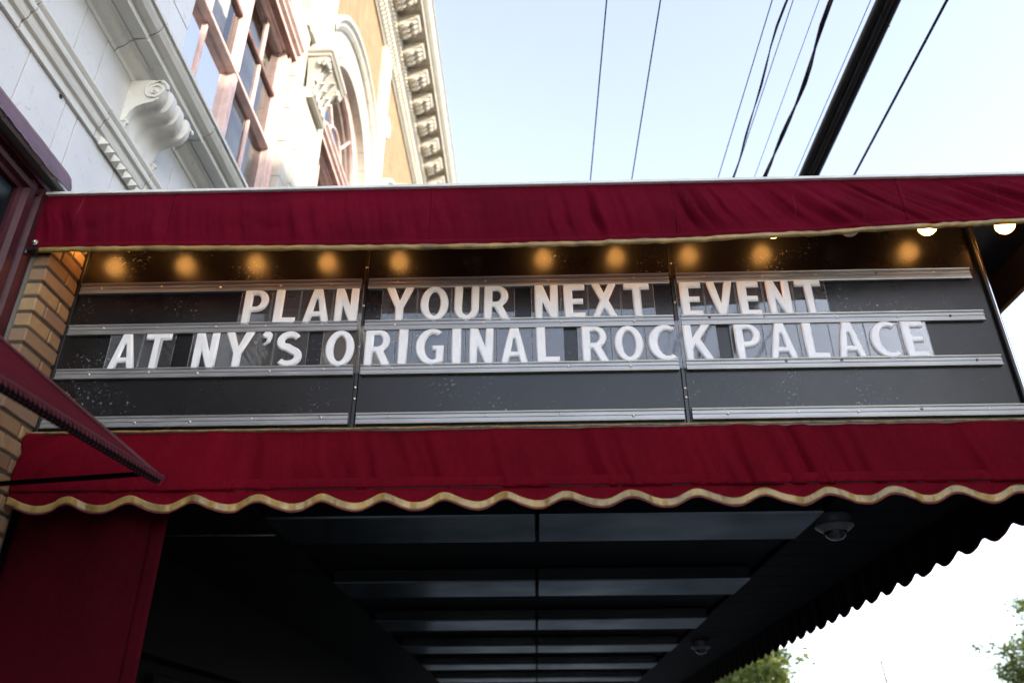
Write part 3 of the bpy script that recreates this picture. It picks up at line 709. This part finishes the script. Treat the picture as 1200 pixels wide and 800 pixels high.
# soffit
ZC = 3.20
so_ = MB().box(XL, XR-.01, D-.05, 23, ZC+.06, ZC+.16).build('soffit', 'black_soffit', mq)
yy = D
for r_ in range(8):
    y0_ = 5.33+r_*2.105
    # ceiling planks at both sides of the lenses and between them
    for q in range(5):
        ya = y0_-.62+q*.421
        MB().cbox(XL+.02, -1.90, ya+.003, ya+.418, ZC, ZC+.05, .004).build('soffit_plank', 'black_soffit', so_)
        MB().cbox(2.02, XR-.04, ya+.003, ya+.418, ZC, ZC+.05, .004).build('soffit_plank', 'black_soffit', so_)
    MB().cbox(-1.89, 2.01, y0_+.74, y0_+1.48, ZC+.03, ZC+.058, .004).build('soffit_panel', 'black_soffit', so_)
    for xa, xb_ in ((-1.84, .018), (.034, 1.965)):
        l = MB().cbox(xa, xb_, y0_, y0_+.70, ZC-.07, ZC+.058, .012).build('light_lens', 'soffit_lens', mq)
MB().box(XL+.01, XR-.05, 4.485, 4.52, 3.06, 3.40).build('fascia_back', 'black_soffit', mq)
MB().box(XL+.01, XR-.05, 22.9, 23.0, 3.0, 3.4).build('fascia_back', 'black_soffit', mq)
MB().tube([(-3.0, 5.94, 3.19), (-1.95, 5.97, 3.19)], .008, 8).build('conduit', 'screw_metal', mq)

# ================================================================ changeable letters
def ell(cx_, cy_, rx, ry, a0, a1, n=14): return [(cx_+rx*math.cos(R(a0+(a1-a0)*i/n)), cy_+ry*math.sin(R(a0+(a1-a0)*i/n))) for i in range(n+1)]
s_ = .25
G = {
'P': [[(0, 0), (s_, 0), (s_, .36)]+ell(.39, .68, .34, .32, -90, 90)+[(0, 1)], [(s_, .52)]+ell(.36, .685, .14, .165, -90, 90)+[(s_, .85)]],
'R': [[(0, 0), (s_, 0), (s_, .38), (.30, .38), (.50, 0), (.78, 0), (.545, .42)]+ell(.40, .70, .31, .30, -52, 90)+[(0, 1)], [(s_, .54)]+ell(.36, .70, .13, .155, -90, 90)+[(s_, .855)]],
'A': [[(0, 0), (.205, 0), (.25, .2), (.455, .2), (.50, 0), (.705, 0), (.47, 1), (.235, 1)], [(.268, .345), (.437, .345), (.372, .70), (.333, .70)]],
'N': [[(0, 0), (.205, 0), (.205, .52), (.395, 0), (.61, 0), (.61, 1), (.405, 1), (.405, .48), (.215, 1), (0, 1)]],
'L': [[(0, 0), (.62, 0), (.62, .18), (s_, .18), (s_, 1), (0, 1)]],
'Y': [[(.285, 0), (.52, 0), (.52, .40), (.81, 1), (.56, 1), (.405, .60), (.25, 1), (0, 1), (.285, .40)]],
'O': [ell(.39, .5, .39, .51, 0, 348, 29), ell(.39, .5, .165, .345, 0, 346, 25)],
'U': [[(0, 1)]+ell(.35, .34, .35, .355, 180, 360)+[(.70, 1), (.475, 1)]+ell(.35, .34, .125, .185, 0, -180)+[(s_-.01, 1)]],
'E': [[(0, 0), (.60, 0), (.60, .175), (s_, .175), (s_, .42), (.54, .42), (.54, .58), (s_, .58), (s_, .825), (.60, .825), (.60, 1), (0, 1)]],
'X': [[(0, 0), (.255, 0), (.405, .29), (.555, 0), (.82, 0), (.545, .51), (.80, 1), (.55, 1), (.41, .73), (.27, 1), (.01, 1), (.27, .51)]],
'T': [[(.24, 0), (.48, 0), (.48, .82), (.72, .82), (.72, 1), (0, 1), (0, .82), (.24, .82)]],
'V': [[(.27, 0), (.51, 0), (.78, 1), (.54, 1), (.39, .36), (.24, 1), (0, 1)]],
'I': [[(0, 0), (.26, 0), (.26, 1), (0, 1)]],
'C': [ell(.42, .5, .42, .51, 52, 308, 26)+ell(.45, .5, .21, .345, 300, 60, 22)],
'G': [ell(.42, .5, .42, .51, 55, 295, 26)+[(.72, .09), (.72, .54), (.42, .54), (.42, .39), (.515, .39), (.515, .185)]+ell(.45, .5, .215, .345, 282, 62, 22)],
'K': [[(0, 0), (s_, 0), (s_, .33), (.31, .43), (.55, 0), (.84, 0), (.475, .60), (.80, 1), (.53, 1), (s_, .62), (s_, 1), (0, 1)]],
"'": [[(.02, .64), (.10, .61), (.20, .70), (.235, .84), (.235, .93), (.17, 1.0), (.06, 1.0), (0, .92), (.02, .83), (.11, .80), (.10, .71)]],
}
cl = ell(.335, .715, .235, .195, 28, 225, 12)+[(.30, .545), (.40, .48)]+ell(.345, .285, .25, .19, 42, -150, 12)
def stroke(c_, hw):
    L_, R_ = [], []
    for i, q in enumerate(c_):
        a, b_ = c_[max(0, i-1)], c_[min(len(c_)-1, i+1)]; d = math.hypot(b_[0]-a[0], b_[1]-a[1]); n_ = (-(b_[1]-a[1])/d, (b_[0]-a[0])/d)
        h = hw*(.82+.3*math.sin(math.pi*i/(len(c_)-1)))
        L_.append((q[0]+n_[0]*h, q[1]+n_[1]*h)); R_.append((q[0]-n_[0]*h, q[1]-n_[1]*h))
    return [L_+R_[::-1]]
G['S'] = stroke(cl, .098)
HL = .260
GM = {}
def glyph(ch, wid):
    key = (ch, round(wid, 2))
    if key in GM: return GM[key]
    loops = G[ch]; xs = [q[0] for q in loops[0]]; x0, x1 = min(xs), max(xs); kx = wid/(x1-x0)
    zs = [q[1] for q in loops[0]]
    cu = bpy.data.curves.new('glyph', 'CURVE'); cu.dimensions = '2D'; cu.fill_mode = 'BOTH'
    for lp in loops:
        sp = cu.splines.new('POLY'); sp.points.add(len(lp)-1); sp.use_cyclic_u = True
        for pnt, q in zip(sp.points, lp): pnt.co = ((q[0]-(x0+x1)/2)*kx, q[1]*HL, 0, 1)
    cu.extrude = .002; cu.bevel_depth = .0102; cu.bevel_resolution = 0; cu.offset = -.0102
    ob = bpy.data.objects.new('glyph', cu); C.objects.link(ob)
    dg = bpy.context.evaluated_depsgraph_get(); me = bpy.data.meshes.new_from_object(ob.evaluated_get(dg))
    bpy.data.objects.remove(ob); bpy.data.curves.remove(cu)
    bm = bmesh.new(); bm.from_mesh(me); bmesh.ops.remove_doubles(bm, verts=bm.verts[:], dist=.0002)
    bmesh.ops.bisect_plane(bm, geom=bm.verts[:]+bm.edges[:]+bm.faces[:], plane_co=(0, 0, 0), plane_no=(0, 0, 1), clear_inner=True)
    for v in bm.verts: x_, y_, z2 = v.co; v.co = (x_, -z2*1.25, y_)
    bmesh.ops.recalc_face_normals(bm, faces=bm.faces[:])
    # outward normals: the front must face -Y
    fr = max(bm.faces, key=lambda f: f.calc_area())
    if fr.normal.y > 0: bmesh.ops.reverse_faces(bm, faces=bm.faces[:])
    bm.to_mesh(me); bm.free(); me.materials.clear(); me.materials.append(MATS['letter_white'])
    GM[key] = me; return me
ROW1 = ('PLAN YOUR NEXT EVENT', 4.171, [[-1.881, -1.717], [-1.675, -1.528], [-1.482, -1.304], [-1.274, -1.121], [-0.943, -0.753], [-0.713, -0.527], [-0.491, -0.328], [-0.298, -0.122], [0.035, 0.188], [0.225, 0.365], [0.401, 0.574], [0.618, 0.786], [0.981, 1.121], [1.156, 1.33], [1.356, 1.496], [1.542, 1.696], [1.73, 1.899]])
ROW2 = ("AT NY'S ORIGINAL ROCK PALACE", 3.852, [[-2.688, -2.511], [-2.479, -2.311], [-2.151, -1.998], [-1.961, -1.772], [-1.722, -1.654], [-1.621, -1.448], [-1.304, -1.119], [-1.053, -0.877], [-0.84, -0.778], [-0.728, -0.546], [-0.498, -0.435], [-0.386, -0.233], [-0.188, -0.011], [0.041, 0.188], [0.326, 0.502], [0.532, 0.718], [0.746, 0.927], [0.972, 1.158], [1.294, 1.458], [1.496, 1.673], [1.723, 1.869], [1.919, 2.096], [2.135, 2.316], [2.341, 2.48]])
ORD = ['first', 'second', 'third', 'fourth', 'fifth', 'sixth', 'seventh', 'eighth']
for (txt, zb, spans), rown in ((ROW1, 'top'), (ROW2, 'lower')):
    it = iter(spans); words = txt.split(' ')
    for wd in words:
        sp = [next(it) for _ in wd]
        for i, ch in enumerate(wd):
            a, b_ = sp[i]
            lo = (sp[i-1][1]+a)/2 if i else a-.025
            hi = (b_+sp[i+1][0])/2 if i < len(wd)-1 else b_+.03
            if hi-b_ < .004: hi = b_+.004
            xc = (a+b_)/2; yt = D-.017
            root = empty('marquee_letter', (xc, yt, zb))
            nm = 'apostrophe' if ch == "'" else 'letter '+ch
            rep = wd.count(ch) > 1
            tag(root, 'white raised %s on clear tile, %s in %s, %s line of sign' % (nm, ORD[i], wd.replace("'", "’"), rown), 'sign letter', 'changeable letters on the marquee sign')
            MB().cbox(lo+.002, hi-.002, yt-.001, yt+.0025, zb-.045, zb+HL+.035, .0006).build('clear_tile', 'acrylic', root)
            for q0, q1 in ((lo+.002, lo+.0045), (hi-.0045, hi-.002)): MB().box(q0, q1, yt-.0022, yt-.0012, zb-.03, zb+HL+.03).build('glint_strip', 'edge_glint', root)
            me = glyph(ch, b_-a); o = bpy.data.objects.new('raised_letter', me); C.objects.link(o); place(o, (xc, yt-.0015, zb+random.uniform(-.002, .002)), root)
            o.rotation_euler.y = R(random.uniform(-.5, .5))

# ================================================================ side curtain, window awning
def cur(u, v):
    x = -3.08+.915*u; z = 3.08-2.9*v
    return (x, 4.62+.012*math.sin(u*7+1)*v+.008*fbm(x*3, z*1.2)+.02*u*v, z)
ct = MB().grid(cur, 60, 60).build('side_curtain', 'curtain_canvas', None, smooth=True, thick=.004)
tag(ct, 'plain maroon canvas side curtain hanging below the marquee beside the brick pier', 'curtain')
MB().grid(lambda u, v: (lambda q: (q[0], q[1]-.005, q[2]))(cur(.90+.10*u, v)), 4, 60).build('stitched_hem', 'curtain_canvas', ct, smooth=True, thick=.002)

T = Vector((-1.715, 3.5, 2.805)); A = Vector((-3.19, 3.5, 3.935)); B = Vector((-1.94, 1.2, 2.785)); A2 = Vector((-3.19, 1.2, 3.91))
aw = empty('window_awning', (-3.1, 2.7, 3.9)); tag(aw, 'maroon canvas window awning with laced front edge reaching out from the shopfront', 'awning')
def awn(u, v):
    q = (T*(1-u)+B*u)*(1-v)+(A*(1-u)+A2*u)*v
    q.z -= .02*math.sin(math.pi*v)*(.5+.5*math.sin(u*6)); return q
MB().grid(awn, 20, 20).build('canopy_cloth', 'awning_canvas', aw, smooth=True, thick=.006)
MB().tube([T, T.lerp(B, .3), T.lerp(B, .6), B], .014, 10).build('front_bar', 'maroon_paint', aw)
MB().tube([T+Vector((0, -.02, -.025)), B+Vector((0, 0, -.030))], .015, 8).build('lacing_bar', 'black_soffit', aw)
for k in range(88):
    q = T.lerp(B, (k+.6)/88)
    MB().tube([q+Vector((.012, 0, -.004)), q+Vector((.017, .006, -.016)), q+Vector((.012, .010, -.036)), q+Vector((-.006, .010, -.040))], .003, 5).build('lacing_loop', 'piping_red', aw)
MB().tube([T+Vector((-.06, -.05, .0)), Vector((-2.457, 3.45, 2.765)), Vector((-3.14, 3.45, 2.70))], .013, 8).build('support_arm', 'black_soffit', aw)
MB().tube([A, A2], .04, 10).build('roller', 'maroon_paint', aw)
MB().tube([T, A], .011, 8).build('side_bar', 'maroon_paint', aw)
MB().lathe([(.016, 0), (.018, .01), (.012, .022)], T+Vector((0, .0, 0)), (0, 1, 0), 10).build('end_cap', 'maroon_paint', aw)

# ================================================================ dome cameras
for (x, y, lab) in ((2.13, 5.66, 'grey dome security camera on the soffit, the larger near the scalloped front edge'), (2.29, 11.8, 'grey dome security camera deep under the soffit, the smaller far one')):
    z_ = ZC
    cm = empty('dome_camera', (x, y, z_)); tag(cm, lab, 'security camera', 'dome cameras under the marquee')
    MB().lathe([(.118, 0), (.118, -.06), (.114, -.066)], (x, y, z_-.002), (0, 0, 1), 28).build('base', 'cam_grey', cm, smooth='auto')
    MB().lathe([(.130, -.066), (.132, -.078), (.120, -.092), (.082, -.118), (.078, -.112)], (x, y, z_), (0, 0, 1), 28).build('collar', 'cam_grey', cm, smooth='auto')
    MB().lathe([(.08, -.108), (.078, -.125), (.066, -.150), (.042, -.168), (.005, -.176)], (x, y, z_), (0, 0, 1), 28).build('dome', 'cam_dark', cm, smooth=True)
    for a in range(4): MB().lathe([(.007, 0), (.006, .003)], (x+.10*math.cos(a*1.57+.5), y+.10*math.sin(a*1.57+.5), z_-.106), (math.cos(a*1.57+.5), math.sin(a*1.57+.5), -1.2), 6).build('screw', 'black_metal', cm)

# ================================================================ overhead cables (run along the street)
CAB = [(.776, .0075, 'cable_grey', 0, 'thin grey cable, leftmost of those crossing the sky', 0), (1.283, .0075, 'cable_grey', 0, 'thin grey cable, second from the building against the sky', 0),
 (2.337, .006, 'cable_blue', 0, 'thin bluish cable just left of a wavy black cable', 0), (2.498, .012, 'cable_black', .022, 'slender wavy black cable between two thin bluish cables', 1),
 (2.535, .005, 'cable_blue', 0, 'thin pale cable crossing tight beside the slender wavy black cable', 0), (2.78, .004, 'cable_blue', 0, 'hair-thin pale cable between the two wavy black cables', 0),
 (2.917, .023, 'cable_black', .020, 'thick twisted black cable left of the cable bundle', 1), (3.268, .0048, 'cable_blue', 0, 'hair-thin blue cable hugging the left of the thick bundle', 0), (3.989, .016, 'cable_black', 0, 'taut black cable, rightmost of those above the marquee', 0)]
for x, r_, mt, wv, lab, tw in CAB:
    pts = []
    for k in range(241):
        y = -12+k*.25; pts.append((x+wv*math.sin(y*1.9+x*5)+wv*.5*math.sin(y*4.3), y, 8-.00035*(y-18)**2*0+wv*math.cos(y*2.3)))
    if tw:
        c_ = empty('overhead_cable', (x, 18, 8))
        for s2 in (0, math.pi):
            MB().tube([(q[0]+r_*.55*math.cos(q[1]*4+s2), q[1], q[2]+r_*.55*math.sin(q[1]*4+s2)) for q in pts], r_*.62, 6).build('strand', mt, c_, smooth=True)
    else: c_ = MB().tube(pts, r_, 6).build('overhead_cable', mt, None, smooth=True)
    tag(c_, lab, 'cable', 'overhead street cables')
bd = empty('cable_bundle', (3.43, 18, 8)); tag(bd, 'thick lashed bundle of black cables, the widest line across the sky', 'cable bundle')
for k, (dx, dz, r_) in enumerate(((-.055, .0, .052), (.03, .028, .06), (.06, -.035, .045), (-.005, -.045, .040), (.09, .02, .022))):
    MB().tube([(3.43+dx+.008*math.sin(y*.7+k), y, 8+dz+.006*math.cos(y*.9+k*2)) for y in [-12+.5*j for j in range(121)]], r_, 10).build('strand', 'cable_black', bd, smooth=True)
MB().tube([(3.445+.108*math.cos(j*.5), -12+j*.045, 8-.004+.085*math.sin(j*.5)) for j in range(1300)], .004, 4).build('lashing_wire', 'cable_black', bd)

# ================================================================ trees and pole beyond the canopy
def tree(name, x, y, zc_, rx, rz, nl, lab, cat, ls, seed):
    rnd = random.Random(seed); base = Vector((x, y, -.1)); tr = empty(name, base); tag(tr, lab, cat)
    tk = MB(); top = Vector((x+rnd.uniform(-.3, .3), y, zc_))
    tk.tube([base, base.lerp(top, .35)+Vector((.1, 0, 0)), base.lerp(top, .7), top, top+Vector((0, 0, rz*.7))], [.24, .18, .14, .09, .02], 10)
    tk.build('trunk', 'bark', tr, smooth=True)
    cents = []
    lm = MB()
    for k in range(26):
        a = rnd.uniform(0, 6.28); el = rnd.uniform(-.5, 1.0); d = Vector((math.cos(a)*math.cos(el)*rx, math.sin(a)*math.cos(el)*rx, math.sin(el)*rz))*rnd.uniform(.55, 1.0)
        st = base.lerp(top, rnd.uniform(.65, 1.0)); en = top+d
        mid = st.lerp(en, .5)+Vector((0, 0, rnd.uniform(.0, .35)))
        lm.tube([st, mid, en], [.055, .03, .008], 5)
        for q in range(5):
            e2 = mid.lerp(en, rnd.random())+Vector((rnd.gauss(0, .4), rnd.gauss(0, .4), rnd.gauss(0, .3))); lm.tube([mid.lerp(en, rnd.random()*.8), e2], [.014, .004], 4); cents.append(e2)
        cents.append(en)
    lm.build('limbs', 'bark', tr)
    lf = MB()
    for k in range(nl):
        c_ = rnd.choice(cents)+Vector((rnd.gauss(0, .22), rnd.gauss(0, .22), rnd.gauss(0, .17)))
        u_ = Vector((rnd.gauss(0, 1), rnd.gauss(0, 1), rnd.gauss(0, .5))).normalized(); v_ = u_.cross(Vector((rnd.gauss(0, 1), rnd.gauss(0, 1), rnd.gauss(0, 1)))).normalized()
        l_ = ls*rnd.uniform(.6, 1.3)
        lf.add([c_-u_*l_, c_+v_*l_*.38, c_+u_*l_, c_-v_*l_*.38], [(0, 1, 2, 3)])
    tag(lf.build('crown', 'leaf', tr, fix=False), kind='stuff')
tree('street_tree', 7.0, 30, 4.6, 2.1, 1.5, 6200, 'leafy green street tree showing under the scalloped canopy edge', 'tree', .13, 5)
tree('street_tree', 19.3, 32, 5.3, 2.3, 2.2, 9500, 'sparse grey-green tree at the lower right edge of the photo', 'tree', .10, 9)
po = MB().tube([(12.13, 30, -.1), (12.05, 30, 3.9), (11.99, 30, 4.9)], [.06, .05, .03], 8).cbox(11.95, 12.03, 29.96, 30.04, 4.9, 4.98, .01).build('slender_pole', 'bark'); tag(po, 'slender leaning pole standing alone against the white sky', 'pole')

# ================================================================ unseen blocks added out of frame to shade the marquee and be mirrored
nb = empty('mirrored_block', (-8, -12, 0)); tag(nb, 'unseen low dark brick block added behind the camera for board reflections', 'building')
MB().box(-14, X-.05, -26, Y0-.01, 0, 8.4).build('wall', 'side_brick', nb)
MB().cbox(-14, X+.12, -26, Y0-.02, 8.4, 8.75, .03).build('parapet', 'stone_trim', nb)
for k in range(8):
    y = -24+k*3.0
    f = MB().cbox(X-.06, X+.0, y, y+1.6, 4.6, 7.2, .02).build('window', 'stone_trim', nb); MB().box(X-.01, X+.006, y+.12, y+1.48, 4.72, 7.08).build('pane', 'dark_glass', f)
HB = 17.4
ob = empty('shade_block', (20, 0, 0)); tag(ob, 'unseen brick block added across the street to shade the marquee', 'building')
MB().box(14.8, 28, -15.2, 12.5, 0, HB).build('wall', 'far_brick', ob)
MB().cbox(14.4, 28, -15.4, 12.7, HB-.9, HB, .05).build('cornice', 'stone_trim', ob)
for r_ in range(4):
    for k in range(7):
        y = -14.6+k*4.0; z0_ = 1.2+r_*3.6
        f = MB().cbox(14.72, 14.86, y, y+1.8, z0_, z0_+2.3, .02).build('window', 'stone_trim', ob); MB().box(14.70, 14.715, y+.12, y+1.68, z0_+.12, z0_+2.18).build('pane', 'dark_glass', f)
